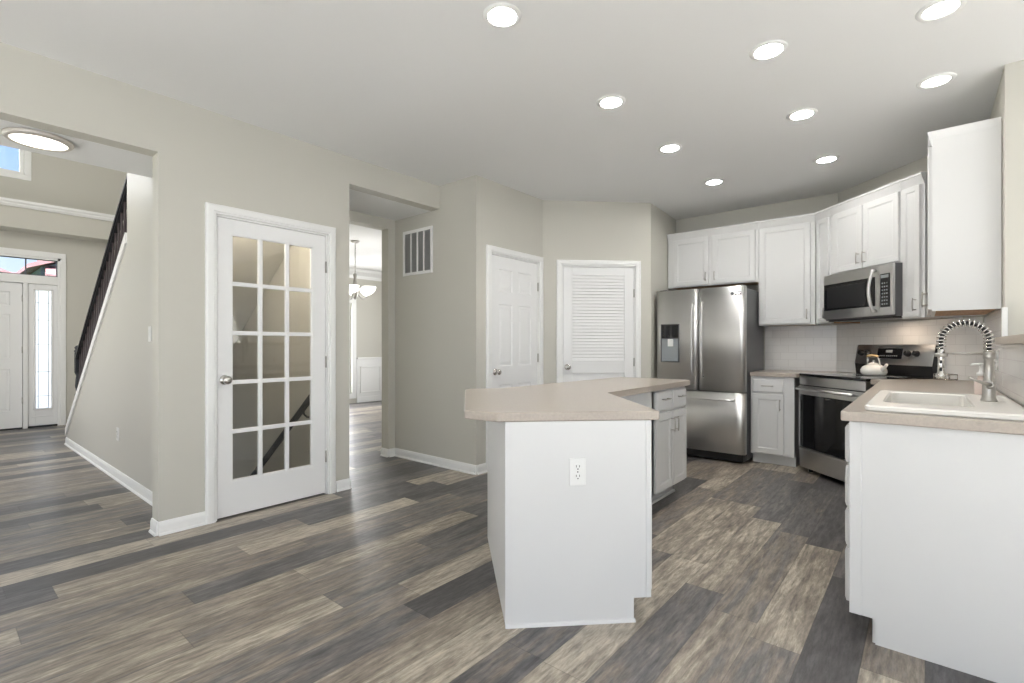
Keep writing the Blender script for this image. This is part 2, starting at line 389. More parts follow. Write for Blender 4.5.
# ------------------------------------------------------------------ baseboards and trims
baseboard('baseboard_left', (XL, .935), (XL, 1.195))
baseboard('baseboard_left_hall', (XL, 2.135), (XL, 2.259))
baseboard('baseboard_left_end', (XL-.12, .935), (XL, .935))
baseboard('baseboard_hall_end', (XL, 2.259), (XL-.12, 2.259))
baseboard('baseboard_stair', (-7.88, 1.1), (-3.77, 1.1))
baseboard('baseboard_vent', (-4.35, 3.245), (-3.145, 3.245))
baseboard('baseboard_pantry', (-3.145, 3.245), (-3.145, 3.375))
baseboard('baseboard_dining_entry', (-4.35, 3.159), (-4.35, 3.245))
baseboard('baseboard_jamb', (-4.47, 3.159), (-4.35, 3.159))
baseboard('baseboard_front', (-9.8, 1.375), (-9.8, 2.15))
baseboard('baseboard_closet', LV1 - Vector((s2, s2))*.11, LV1)
# stair skirt cap
bm = B()
x0, x1 = -7.88, -5.15
prism_y(bm, [(x0, sk(x0)-.075), (x1, sk(x1)-.075), (x1, sk(x1)+.012), (x0, sk(x0)+.012)], 1.085, 1.215)
struct('trim_stair_skirt', bm, 'trim')
bm = B(); prism_x(bm, [(0, 0), (0, .085), (0, .10)], 0, 1) if False else None
bm.free() if bm else None
bm = B(); prism_y(bm, [(-9.80, 3.06), (-9.42, 3.06), (-9.40, 3.09), (-9.40, 3.10), (-9.38, 3.12), (-9.38, 3.15), (-9.80, 3.15)], -1.5, 2.15)
struct('trim_ledge', bm, 'trim')
# dining wainscot and crown
bm = B(); box(bm, -8.97, -8.955, 5.72, 7.0, 0, .90)
box(bm, -8.97, -8.925, 5.72, 7.0, .90, .935, .004); box(bm, -8.955, -8.94, 5.72, 7.0, 0, .12, .003)
for ya, yb in ((5.80, 6.30), (6.42, 6.92)):
    for q in ((ya, yb, .20, .225), (ya, yb, .725, .75)): box(bm, -8.957, -8.938, q[0], q[1], q[2], q[3], .004)
    for q in ((ya, ya+.025), (yb-.025, yb)): box(bm, -8.957, -8.938, q[0], q[1], .20, .75, .004)
struct('trim_wainscot', bm, 'trim')
bm = B(); prism_y(bm, [(-8.97, 2.56), (-8.95, 2.56), (-8.93, 2.62), (-8.86, 2.69), (-8.85, 2.74), (-8.97, 2.74)], 2.28, 7.0)
struct('trim_dining_crown', bm, 'trim')
# white corner filler over the ledge cap
bm = B(); box(bm, .327, .350, 3.838, 3.86, 1.226, 1.39, .003); struct('trim_ledge_corner', bm, 'trim')

# ------------------------------------------------------------------ doors
def casing(bm, w, h, cw=.062, y=-.018):
    """door casing around opening 0..w, top h ; wall face at y=0"""
    # a swept profile: inner edge, bead, outer edge
    prof = [(0, 0), (0, y), (.006, y-.002), (.012, y), (.016, y-.006), (cw-.012, y-.006), (cw-.006, y-.003), (cw, y), (cw, 0)]
    cols = [[bm.verts.new(p) for p in ((-q, yy, 0), (-q, yy, h+q), (w+q, yy, h+q), (w+q, yy, 0))] for q, yy in prof]
    for a, b in zip(cols, cols[1:]):
        for k in range(3): bm.faces.new((a[k], a[k+1], b[k+1], b[k]))
    # jamb
    box(bm, .0005, .012, .0005, .11, 0, h-.012); box(bm, w-.012, w-.0005, .0005, .11, 0, h-.012); box(bm, .0005, w-.0005, .0005, .11, h-.012, h-.0005)
    return bm
def knob(parent, x, z, y=0, m='chrome'):
    bm = B(); lathe(bm, [(.001, -.066), (.018, -.066), (.027, -.058), (.029, -.048), (.022, -.036), (.011, -.030), (.011, -.008), (.030, -.007), (.033, -.001), (.033, 0)], (x, y, z), 'y', 24)
    return obj('doorknob', bm, m, parent)
def hinges(parent, x, zs, y=0):
    for z in zs:
        bm = B(); tube(bm, [(x, y-.006, z-.045), (x, y-.006, z+.045)], .007, 8); box(bm, x-.003, x+.014, y-.004, y+.002, z-.044, z+.044)
        obj('hinge', bm, 'nickel', parent)

# french door : opening y 1.22..2.09 on the left wall
d1 = sthing('door_1', (XL, 1.255, 0), PI/2, 'white fifteen-pane glass door in the left wall, closed')
W1 = .81; H1 = 2.062
obj('door_casing', casing(B(), W1, H1), 'trim', d1)
bm = B(); YA, YB = .006, .041
cx0, cx1, gz0, gz1 = .104, .688, .245, 1.945
for x0, x1, z0, z1 in ((.015, cx0, .012, 2.046), (cx1, .795, .012, 2.046), (cx0, cx1, .012, gz0), (cx0, cx1, gz1, 2.046)): box(bm, x0, x1, YA, YB, z0, z1)
mw_ = .029
for k in (1, 2):
    x = cx0 + (cx1-cx0)*k/3; box(bm, x-mw_/2, x+mw_/2, YA+.002, YB-.002, gz0, gz1, .004, 1)
for k in range(1, 5):
    z = gz0 + (gz1-gz0)*k/5; box(bm, cx0, cx1, YA+.003, YB-.003, z-mw_/2, z+mw_/2, .004, 1)
for x0, x1, z0, z1 in ((cx0, cx0+.008, gz0, gz1), (cx1-.008, cx1, gz0, gz1), (cx0, cx1, gz0, gz0+.008), (cx0, cx1, gz1-.008, gz1)): box(bm, x0, x1, YA+.004, YB-.004, z0, z1)
obj('door_leaf', bm, 'door', d1)
bm = B(); box(bm, cx0, cx1, .021, .026, gz0, gz1); obj('glass', bm, 'doorglass', d1)
knob(d1, .060, .945, .006); hinges(d1, W1-.014, (.30, 1.05, 1.80), .006)

# six-panel pantry door
def slab_cells(bm, w, z0, z1, cols, rows, y0, y1, panels):
    """front at y0 ; cols/rows edges; cells in panels are recessed"""
    for i in range(len(cols)-1):
        for j in range(len(rows)-1):
            a, b, c, d = cols[i], cols[i+1], rows[j], rows[j+1]
            if (i, j) in panels: rings_panel(bm, a, b, c, d, [(0, y0), (.008, y0+.008), (.022, y0+.008), (.040, y0+.003)])
            else: bm.faces.new([bm.verts.new(p) for p in ((a, y0, c), (b, y0, c), (b, y0, d), (a, y0, d))])
    x0, x1 = cols[0], cols[-1]
    c = [(x0, z0), (x1, z0), (x1, z1), (x0, z1)]
    for k in range(4):
        p, q = c[k], c[(k+1) % 4]
        bm.faces.new([bm.verts.new(v) for v in ((p[0], y0, p[1]), (p[0], y1, p[1]), (q[0], y1, q[1]), (q[0], y0, q[1]))])
    bm.faces.new([bm.verts.new((x, y1, z)) for x, z in c[::-1]])
d2 = sthing('door_2', (-3.145, 3.435, 0), PI/2, 'white six-panel door beside the vent wall, closed')
obj('door_casing', casing(B(), .76, 2.06), 'trim', d2)
bm = B()
slab_cells(bm, .73, .012, 2.043, [.015, .125, .335, .425, .635, .745], [.012, .24, .80, .98, 1.58, 1.70, 1.92, 2.043], .006, .041,
           {(1, 1), (3, 1), (1, 3), (3, 3), (1, 5), (3, 5)})
obj('door_leaf', bm, 'door', d2); knob(d2, .075, .927, .006); hinges(d2, .748, (.30, 1.05, 1.80), .006)
# louvred closet door
a0 = LV0 + Vector((s2, s2))*.211
d3 = sthing('door_3', (a0.x, a0.y, 0), PI/4, 'white louvred closet door left of the fridge, closed')
obj('door_casing', casing(B(), .808, 2.042, .06), 'trim', d3)
bm = B()
for x0, x1, z0, z1 in ((.014, .115, .012, 2.027), (.690, .794, .012, 2.027), (.115, .69, 1.94, 2.027), (.115, .69, .88, 1.02), (.115, .69, .012, .20)): box(bm, x0, x1, .006, .038, z0, z1, .002, 1)
box(bm, .115, .69, .020, .030, .20, .88)
obj('door_leaf', bm, 'door', d3)
bm = B(); nl = 27
for k in range(nl):
    z = 1.02 + (k+.5)*(.92/nl)
    prism_x(bm, [(.010, z-.017), (.014, z-.021), (.028, z+.018), (.024, z+.020)], .115, .69)
box(bm, .115, .69, .030, .034, 1.02, 1.94)
obj('louvre_panel', bm, 'door', d3)
knob(d3, .060, .948, .006); hinges(d3, .796, (1.0, 1.75), .006)

# front door with sidelight and transom : opening y -.10 .. 1.30 ; local x = y+.10
d4 = sthing('door_4', (-9.8, -.10, 0), PI/2, 'white front door with sidelight and transom')
bm = B()
for x0, x1 in ((-.06, 0), (1.40, 1.46)): box(bm, x0, x1, -.02, 0, 0, 2.46, .004)
box(bm, -.06, 1.46, -.02, 0, 2.46, 2.54, .004)
box(bm, 0, .03, 0, .12, 0, 2.46); box(bm, 1.37, 1.40, 0, .12, 0, 2.46); box(bm, 0, 1.40, 0, .12, 2.43, 2.46); box(bm, .03, 1.37, 0, .12, 2.07, 2.19, .004)
box(bm, 1.005, 1.055, -.005, .12, 0, 2.07, .004)
for x0, x1, a, b in ((.0, .06, 0, 2.1), (.97, 1.10, 0, 2.1), (1.34, 1.40, 0, 2.1), (.0, 1.40, 2.03, 2.10), (0, 1.4, 0, .05)): box(bm, x0, x1, .075, .10, a, b)
obj('door_casing', bm, 'trim', d4)
bm = B()
slab_cells(bm, .97, .02, 2.06, [.035, .16, .46, .60, .88, 1.0], [.02, .26, .85, 1.0, 1.62, 1.74, 1.94, 2.06], .03, .07, {(1, 1), (3, 1), (1, 3), (3, 3), (1, 5), (3, 5)})
obj('door_leaf', bm, 'door', d4)
bm = B()
for x0, x1, z0, z1 in ((1.06, 1.13, .03, 2.065), (1.31, 1.37, .03, 2.065), (1.13, 1.31, .03, .27), (1.13, 1.31, 1.98, 2.065)): box(bm, x0, x1, .02, .06, z0, z1, .003)
for x0, x1, z0, z1 in ((1.115, 1.14, .255, 1.995), (1.30, 1.325, .255, 1.995), (1.115, 1.325, .25, .275), (1.115, 1.325, 1.975, 2.0)): box(bm, x0, x1, .008, .03, z0, z1, .006)
box(bm, 1.10, 1.34, .015, .025, .15, .165, .004); 
sl = obj('sidelight_frame', bm, 'door', d4)
bm = B(); box(bm, 1.13, 1.31, .035, .04, .27, 1.98); obj('sidelight_glass', bm, 'frost', d4)
bm = B()
for x in (1.165, 1.275): box(bm, x-.004, x+.004, .031, .036, .27, 1.98)
for z in (.45, .80, 1.20, 1.55, 1.80): box(bm, 1.13, 1.31, .031, .036, z-.004, z+.004)
for z in (.36, 1.90):
    tube(bm, [(1.22+.04*math.cos(a*PI/6), .033, z+.06*math.sin(a*PI/6)) for a in range(13)], .002, 5)
obj('lead_came', bm, 'nickel', d4)
bm = B(); box(bm, .03, 1.37, .05, .055, 2.19, 2.43); obj('transom_glass', bm, 'glass', d4)
bm = B()
for x0, x1, z0, z1 in ((1.03, 1.045, 2.19, 2.43), (1.358, 1.37, 2.19, 2.43), (.03, .042, 2.19, 2.43), (.03, 1.37, 2.19, 2.202), (.03, 1.37, 2.418, 2.43), (.35, .365, 2.19, 2.43)): box(bm, x0, x1, .035, .06, z0, z1)
obj('transom_muntin', bm, 'dgrey', d4)
hinges(d4, 1.002, (.40, 1.12, 1.85), .028)
bm = B(); box(bm, .03, 1.0, .02, .10, 0, .018); box(bm, 1.06, 1.37, .02, .10, 0, .018); obj('threshold', bm, 'slot', d4)

# windows
def window(name, loc, rz, w, z0, z1, nx=1, nz=1, label=None, deep=.12, m='glass', cas=.07, mt=.02):
    o = sthing(name, loc, rz, label)
    bm = B()
    for x0, x1, a, b in ((-cas, 0, z0, z1), (w, w+cas, z0, z1), (-cas, w+cas, z1, z1+cas), (-cas, w+cas, z0-cas, z0)): box(bm, x0, x1, -.02, 0, a, b, .004)
    for x0, x1, a, b in ((0, .045, z0+.045, z1-.045), (w-.045, w, z0+.045, z1-.045), (0, w, z0, z0+.045), (0, w, z1-.045, z1)): box(bm, x0, x1, .03, .075, a, b, .004)
    for k in range(1, nx): x = w*k/nx; box(bm, x-mt, x+mt, .03, .075, z0, z1, .003)
    for k in range(1, nz): z = z0+(z1-z0)*k/nz; box(bm, 0, w, .035, .07, z-mt, z+mt, .003)
    obj('window_frame', bm, 'trim', o)
    bm = B(); box(bm, .03, w-.03, .05, .054, z0+.03, z1-.03); obj('glass', bm, m, o)
    return o
window('window_1', (-9.8, -.6, 0), PI/2, 1.52, 3.6, 4.4, 2, 1, 'high white-framed window above the front door')
window('window_2', (-8.97, 4.87, 0), PI/2, .74, .2, 2.05, 1, 2, 'tall white-cased window in the dining room', cas=.10)
window('window_3', (3.30, 3.66, 0), -PI/2, 1.5, .6, 2.4, 2, 2)
window('window_4', (3.30, 1.16, 0), -PI/2, 4.5, .5, 2.5, 4, 2)
window('window_5', (2.30, -4.3, 0), PI, 5.2, .5, 2.5, 4, 2)
window('window_6', (-5.67, -1.5, 0), PI, 1.9, .8, 2.0, 2, 1)
window('window_7', (-7.77, 7.0, 0), 0, 1.9, .8, 2.3, 2, 2)

# ------------------------------------------------------------------ stairs
st = sthing('trim_stairs', (0, 0, 0))
bm = B(); n = 15; rise = .19; run = .267; xs0 = -7.85
pts = [(xs0, 0)]
for k in range(n): pts += [(xs0+k*run, (k+1)*rise), (xs0+(k+1)*run, (k+1)*rise)]
xe = xs0+n*run
pts += [(xe, n*rise-.26), (xs0+.36, 0)]
prism_y(bm, pts, 1.215, 2.145)
obj('treads', bm, 'carpet', st)
bm = B()
pts = [(xs0+.42, 0.0)] + [(xe, n*rise-.30), (xe, n*rise-.27), (xs0+.38, 0)]
prism_y(bm, [(xs0+.50, -.02+.04), (xe, n*rise-.36), (xe, n*rise-.27), (xs0+.38, .02)], 1.216, 2.144)
obj('soffit', bm, 'wall', st)
bs = sthing('trim_cellar_stairs', (0, 0, 0))
bm = B(); pts = [(-4.0, -.125)]
for k in range(8): pts += [(-4.0-k*.26, -.125-(k+1)*.19+.0), (-4.0-(k+1)*.26, -.125-(k+1)*.19)]
pts += [(-4.0-8*.26, -1.75), (-4.0, -1.0)]
prism_y(bm, pts, 1.205, 2.145); obj('cellar_treads', bm, 'carpet', bs)

# stair railing
r = thing('stair_railing', 'dark stained stair railing rising from a newel post above the beige stair wall', 'railing', (0, 1.15, 0))
def rz_(x): return 2.662 + .708*(x + 5.21)
bm = B()
p0, p1 = (-7.50, rz_(-7.50)), (-4.95, rz_(-4.95))
pts = [(p0[0], p0[1]-.03), (p1[0], p1[1]-.03), (p1[0], p1[1]+.03), (p0[0], p0[1]+.03)]
prism_y(bm, pts, -.03, .03); bmesh.ops.bevel(bm, geom=list(bm.edges), offset=.012, segments=2, affect='EDGES')
obj('handrail', bm, 'rail', r)
x = -7.40
while x < -5.2:
    bm = B(); zb, zt = sk(x)+.012, rz_(x)-.03
    lathe(bm, [(.012, zb), (.015, zb+.04), (.015, zb+.10), (.009, zb+.13), (.016, zb+.20), (.011, zb+.36), (.009, zt)], (x, 0, 0), 'z', 8)
    obj('baluster', bm, 'baluster', r); x += .108
bm = B(); zb = sk(-7.52)+.013
box(bm, -7.55, -7.49, -.03, .03, zb, zb+.14, .004); box(bm, -7.55, -7.49, -.03, .03, zb+.42, zb+.66, .004)
lathe(bm, [(.026, zb+.14), (.030, zb+.17), (.016, zb+.20), (.028, zb+.27), (.022, zb+.36), (.018, zb+.39), (.028, zb+.41), (.026, zb+.42)], (-7.52, 0, 0), 'z', 20)
lathe(bm, [(.034, zb+.66), (.038, zb+.675), (.026, zb+.69), (.034, zb+.71), (.02, zb+.735), (.002, zb+.74)], (-7.52, 0, 0), 'z', 20)
obj('newel_post', bm, 'rail', r)
# cellar handrail
r = thing('cellar_handrail', 'dark sloping wooden handrail seen through the lower panes of the glass door', 'handrail', (0, 2.15, 0))
def cz(x): return 0.759 + 0.752*(x + 3.908)
bm = B(); tube(bm, [(x, -.075, cz(x)) for x in (-3.85, -4.5, -5.3, -6.0)], .027, 12); obj('rail', bm, 'rail', r)
for x in (-4.05, -5.0, -5.85):
    bm = B(); tube(bm, [(x, -.003, cz(x)-.09), (x, -.045, cz(x)-.085), (x, -.07, cz(x)-.06), (x, -.075, cz(x)-.022)], .008, 8)
    lathe(bm, [(.025, -.006), (.025, 0)], (x, -.002, cz(x)-.09), 'y', 16); obj('bracket', bm, 'black', r)

# ------------------------------------------------------------------ cabinet pieces (local: x right, y into the wall, z up; front at y=0)
DR = [(0, 0), (0, -.016), (.003, -.019), (.050, -.019), (.053, -.016), (.062, -.0125)]
DRW = [(0, 0), (0, -.013), (.012, -.019), (.026, -.019)]
def pull(parent, x, z, L=.10, vert=True, y=-.019):
    bm = B(); h = L/2
    pr = (lambda s, yy: (x, yy, z+s)) if vert else (lambda s, yy: (x+s, yy, z))
    tube(bm, [pr(-h, y-.028), pr(-h*.5, y-.031), pr(h*.5, y-.031), pr(h, y-.028)], [.004, .005, .005, .004], 8)
    for s in (-h*.78, h*.78): tube(bm, [pr(s, y+.001), pr(s, y-.030)], .0042, 8)
    return obj('handle', bm, 'nickel', parent)
def front(parent, x0, x1, z0, z1, kind='door', hx=None, hz=None, hl=.10, hv=True):
    bm = B(); rr = DR if kind == 'door' else DRW
    mn = min(x1-x0, z1-z0)
    if mn < .21 and kind == 'door': rr = [(a*min(1, mn/.21), b) for a, b in rr]
    rings_panel(bm, x0, x1, z0, z1, rr); bm.faces.new([bm.verts.new(p) for p in ((x0, 0, z0), (x0, 0, z1), (x1, 0, z1), (x1, 0, z0))])
    d = obj('door' if kind == 'door' else 'drawer', bm, 'cab', parent)
    if hx is not None: pull(d, hx, hz, hl, hv)
    return d
def upper(label, w, z0, z1, doors, loc, rz, depth=.33, crown=.05, cp=1, group='white wall cabinets', bot='ply', hl=.1, dz0=.012, plyside=False):
    t = thing('wall_cabinet', label, 'cabinet', loc, rz, group)
    bm = B()
    # hollow box: sides, top, bottom, back, face frame
    box(bm, 0, .018, .019, depth, z0, z1); box(bm, w-.018, w, .019, depth, z0, z1); box(bm, .018, w-.018, .019, depth, z1-.018, z1)
    box(bm, .018, w-.018, depth-.008, depth, z0+.02, z1-.018)
    box(bm, 0, w, 0, .019, z0, z1)
    obj('body', bm, 'cab', t)
    bm = B(); box(bm, .018, w-.018, .019, depth-.008, z0+.006, z0+.02); obj('underside', bm, 'ply', t)
    if plyside:
        bm = B(); box(bm, w, w+.0012, .022, depth-.02, z0+.001, z0+.05); obj('raw_side', bm, 'ply', t)
    for d in doors:
        x0, x1, side = d[:3]; hx = x0+.028 if side == 'l' else x1-.028
        front(t, x0, x1, z0+dz0, z1-.035, 'door', hx, z0+dz0+.09, hl)
    if crown:
        bm = B(); prof = [(.02, z1+.0005), (-.0005, z1+.0005), (-.0005, z1-.035), (-.006, z1-.035), (-.010*cp, z1-.020), (-.028*cp, z1+.030), (-.034*cp, z1+.034), (-.034*cp, z1+crown), (.02, z1+crown)]
        prism_x(bm, prof, -.0, w+.0)
        obj('crown_moulding', bm, 'cab', t)
    return t
ZT = 2.44
R2 = math.sqrt(2)
def dg(t, s): return ((t+s)/R2, (s-t)/R2)
# back wall: fronts at y=5.67
upper('white wall cabinet with two short doors above the stainless fridge', .985, 1.855, ZT, [(.07, .475, 'r'), (.515, .955, 'l')], (-2.335, 5.67, 0), 0)
upper('tall white single-door wall cabinet between the fridge and the corner', .516, 1.39, ZT, [(.012, .475, 'r')], (-1.348, 5.67, 0), 0)
# diagonal: front line s = 4.853/√2 = 3.4316
SF = 4.853/R2
t0, t1, t2, t3 = -4.60, -4.39, -3.625, -3.43
upper('narrow white wall cabinet left of the microwave', t1-t0-.002, 1.39, ZT, [(.022, t1-t0-.024, 'r')][:1], (*dg(t0, SF), 0), -PI/4, .31, plyside=True)
upper('white wall cabinet with two short doors directly above the microwave', t2-t1-.002, 1.842, ZT, [(.045, (t2-t1)/2-.006, 'r'), ((t2-t1)/2+.006, t2-t1-.022, 'l')], (*dg(t1, SF), 0), -PI/4, .31)
upper('narrow white wall cabinet right of the microwave', t3-t2-.002, 1.39, ZT, [(.012, t3-t2-.03, 'r')], (*dg(t2, SF), 0), -PI/4, .31)
# right wall: front x=.01, from y 4.83 (far) to 3.965 (near)
t = upper('white wall cabinet with a broad blank end panel facing the sink side', .845, 1.39, ZT, [(.03, .415, 'r'), (.43, .815, 'l')], (.033, 4.81, 0), -PI/2, .303, crown=.05, cp=.6)
bm = B(); box(bm, .0, .845, .0205, .303, ZT+.0005, ZT+.05); obj('top_board', bm, 'cab', t)

def base(label, w, fronts, loc, rz, depth=.58, left_end=False, group='white base cabinets', toe=.075, name='base_cabinet', open_top=True, toe_ext=(0, 0)):
    t = thing(name, label, 'cabinet', loc, rz, group)
    bm = B(); z0, z1 = .10, .872
    box(bm, 0, .018, .019, depth, z0, z1); box(bm, w-.018, w, .019, depth, z0, z1); box(bm, .018, w-.018, .019, depth, z0, z0+.018); box(bm, .018, w-.018, depth-.01, depth, z0, z1)
    box(bm, 0, w, 0, .019, z0, z1)
    obj('body', bm, 'cab', t)
    bm = B(); box(bm, toe_ext[0], w-toe_ext[1], toe, toe+.02, 0, .10); box(bm, toe_ext[0], w-toe_ext[1], depth-.03, depth-.01, 0, .10)
    box(bm, toe_ext[0], toe_ext[0]+.018, toe+.02, depth-.03, 0, .10); box(bm, w-toe_ext[1]-.018, w-toe_ext[1], toe+.02, depth-.03, 0, .10)
    obj('toe_kick', bm, 'cab', t)
    for f in fronts:
        k, x0, x1, za, zb = f[:5]
        if k == 'drawer': front(t, x0, x1, za, zb, 'drawer', (x0+x1)/2, (za+zb)/2, .11, False)
        else: front(t, x0, x1, za, zb, 'door', x1-.03 if f[5] == 'r' else x0+.03, zb-.10, .11)
    return t
base('white base cabinet with one drawer over one door between fridge and range', .388, [('drawer', .02, .30, .715, .85), ('door', .02, .30, .115, .70, 'r')], (-1.348, 5.36, 0), 0, .63)
# right run: fronts x=-.24 ; near end y=2.42
XR = -.235
dr4 = [('drawer', .03, .91, a, b) for a, b in ((.13, .345), (.36, .505), (.52, .685), (.70, .85))]
t = base('white drawer base cabinet at the near end of the sink counter, with plain end panel', .93, dr4, (XR, 3.35, 0), -PI/2, .573, toe_ext=(0, 0))
bm = B(); box(bm, .9305, .942, .04, .573, .10, .872); box(bm, .9305, .942, .085, .573, .0, .10)
box(bm, .93, .946, .0, .04, .10, .872, .002)
plabel(obj('end_panel', bm, 'cab', t), 'broad plain white end panel')
base('white base cabinet beside the range on the sink side', 1.30, [('drawer', .02, 1.28, .715, .85), ('door', .02, .645, .115, .70, 'r'), ('door', .655, 1.28, .115, .70, 'l')], (XR, 4.654, 0), -PI/2, .573)

# counters
def slab(pts, z0, z1, bev=.006):
    bm = B(); prism(bm, pts, z0, z1, bev); return bm
o = obj('countertop', slab([(-1.35, 5.335), (-.935, 5.335), (-.935, 5.36), (-.52, 5.80), (-.70, 5.988), (-1.35, 5.988)], .874, .914), 'counter')
tag(o, 'short beige laminate countertop between the fridge and the range', 'countertop')
# sink counter with a hole ; hole x -.15...22, y 2.52..3.24
bm = B(); z0, z1 = .874, .914; X0, X1 = -.262, .327; hx0, hx1, hy0, hy1 = -.155, .175, 2.58, 3.27
v = {}
def P(x, y, z): return bm.verts.new((x, y, z))
xs = [X0, hx0, hx1, X1]; ys = [2.385, hy0, hy1, 4.69]
for z, up in ((z1, 1), (z0, 0)):
    for i in range(3):
        for j in range(3):
            if i == 1 and j == 1: continue
            c = [P(xs[i], ys[j], z), P(xs[i+1], ys[j], z), P(xs[i+1], ys[j+1], z), P(xs[i], ys[j+1], z)]
            bm.faces.new(c if up else c[::-1])
def side(a, b): bm.faces.new([P(*a, z0), P(*b, z0), P(*b, z1), P(*a, z1)])
rgt = dg(-3.596, 4.43/R2); bk = dg(-3.596, 5.295/R2)
far = [(X0, 4.69), (X1, 4.69), (X1, 4.965), bk, (rgt[0], rgt[1]), ]
bm.faces.new([P(*p, z1) for p in far]); bm.faces.new([P(*p, z0) for p in far[::-1]])
for a, b in zip(xs, xs[1:]): side((a, 2.385), (b, 2.385))
for a, b in zip(ys, ys[1:]): side((X0, b), (X0, a)); side((X1, a), (X1, b))
for a, b in zip(far[1:], far[2:]+far[:1]): side(a, b)
for a, b in (((hx0, hy0), (hx1, hy0)), ((hx1, hy0), (hx1, hy1)), ((hx1, hy1), (hx0, hy1)), ((hx0, hy1), (hx0, hy0))): side(b, a)
bmesh.ops.remove_doubles(bm, verts=bm.verts, dist=1e-5)
o = obj('countertop', bm, 'counter'); tag(o, 'long beige laminate countertop holding the white sink', 'countertop')
md = o.modifiers.new('bevel', 'BEVEL'); md.width = .005; md.segments = 2; md.limit_method = 'ANGLE'
# ledge cap on the half wall
bm = B(); box(bm, .30, .58, 2.38, 3.855, 1.185, 1.225, .004); o = obj('ledge_cap', bm, 'counter')
tag(o, 'raised beige bar ledge on the tiled half wall right of the sink', 'ledge')

# backsplash tiles
for nm, p0, p1, za, zb in (('trim_tile_back', (-1.36, 5.999), (-.69, 5.999), .915, 1.389), ('trim_tile_range', (-.69, 5.999), (.333, 4.976), .915, 1.389),
                           ('trim_tile_right', (.339, 4.97), (.339, 3.862), .915, 1.389), ('trim_tile_half', (.339, 3.86), (.339, 2.40), .915, 1.184)):
    d = Vector((p1[0]-p0[0], p1[1]-p0[1])); bm = B(); box(bm, 0, d.length, -.008, 0, za, zb)
    struct(nm, bm, 'tile', (p0[0], p0[1], 0), math.atan2(d.y, d.x))

# ------------------------------------------------------------------ island
def cut(*a): return a
P1 = (-1.347, 1.565); P2 = (-.905, 2.007); P3 = (-1.49, 2.592); P4 = (-1.49, 3.345); P5 = (-2.02, 3.345); P6 = (-2.06, 2.225)
ZI = .858
isl = thing('island_cabinet', 'white angled island base with a plain end panel and an outlet, nearest the camera', 'cabinet', (P1[0], P1[1], 0), PI/4, 'white island cabinets')
ci, si = math.cos(-PI/4), math.sin(-PI/4)
def loc(p): dx, dy = p[0]-P1[0], p[1]-P1[1]; return (dx*ci-dy*si, dx*si+dy*ci)
L = [loc(p) for p in (P1, P2, P3, P4, P5, P6)]
w_ = L[1][0]; dpt = L[2][1]
def walls_of(bm, pts, z0, z1, th=.018):
    n = len(pts)
    for i in range(n):
        a = Vector(pts[i]); b = Vector(pts[(i+1) % n]); d = (b-a).normalized(); nn = Vector((-d.y, d.x))*th
        prism(bm, [tuple(a), tuple(b), tuple(b+nn), tuple(a+nn)], z0, z1)
bm = B(); walls_of(bm, L, .10, ZI); obj('body', bm, 'cab', isl)
bm = B(); wt = w_-.075
walls_of(bm, [L[0], (wt, L[1][1]), (wt, L[2][1]+.03), loc((P4[0]-.075, P4[1])), L[4], L[5]], 0, .10); obj('toe_kick', bm, 'cab', isl)
bm = B(); box(bm, -.001, w_-.022, -.006, 0, .10, ZI); box(bm, -.001, wt, -.006, 0, .0, .10); box(bm, w_-.022, w_+.001, -.009, .0, .10, ZI, .002)
prism_x(bm, [(-.006, 0), (-.016, 0), (-.013, .010), (-.006, .014)], -.001, wt+.005)
plabel(obj('end_panel', bm, 'cab', isl), 'plain white end panel')
# fronts on the kitchen side (+x local face)
fr = bpy.data.objects.new('face_frame', None)
def xfront(parent, y0, y1, z0, z1, x, hy, hz, vert, kind, nm):
    bm = B(); rr = DR if kind == 'door' else DRW
    rings_panel(bm, y0, y1, z0, z1, rr)
    bm.faces.new([bm.verts.new(p) for p in ((y0, 0, z0), (y0, 0, z1), (y1, 0, z1), (y1, 0, z0))])
    bmesh.ops.transform(bm, matrix=Matrix.Translation((x, 0, 0)) @ Matrix.Rotation(PI/2, 4, 'Z'), verts=bm.verts)
    d = obj(nm, bm, 'cab', parent)
    bm = B(); h = .055; X = x+.019
    pr = (lambda s, xx: (xx, hy, hz+s)) if vert else (lambda s, xx: (xx, hy+s, hz))
    tube(bm, [pr(-h, X+.028), pr(-h*.5, X+.031), pr(h*.5, X+.031), pr(h, X+.028)], [.004, .005, .005, .004], 8)
    for s in (-h*.78, h*.78): tube(bm, [pr(s, X-.001), pr(s, X+.030)], .0042, 8)
    obj('handle', bm, 'nickel', d)
xfront(isl, .03, .40, .115, .68, w_, .37, .58, True, 'door', 'door'); xfront(isl, .42, .78, .115, .68, w_, .45, .58, True, 'door', 'door')
xfront(isl, .03, .78, .70, .835, w_, .4, .765, False, 'drawer', 'drawer')
# outlet
bm = B(); ox, oz = .305, .645
box(bm, ox-.036, ox+.036, -.012, -.005, oz-.058, oz+.058, .003); ou = obj('outlet', bm, 'plastic', isl)
def sockets(parent, ox, oz, y):
    for dz in (-.02, .02):
        bm = B(); lathe(bm, [(.0165, -.0035), (.0165, 0)], (ox, y, oz+dz), 'y', 20); s_ = obj('socket', bm, 'plastic', parent)
    bm = B()
    for dz in (-.02, .02):
        box(bm, ox-.008, ox-.0055, y-.0042, y-.003, oz+dz, oz+dz+.009); box(bm, ox+.0055, ox+.008, y-.0042, y-.003, oz+dz, oz+dz+.009)
        lathe(bm, [(.0028, -.0012), (.0028, 0)], (ox, y-.003, oz+dz-.007), 'y', 10)
    lathe(bm, [(.003, -.001), (.003, 0)], (ox, y, oz), 'y', 10)
    obj('slots', bm, 'slot', parent)
sockets(ou, ox, oz, -.012)
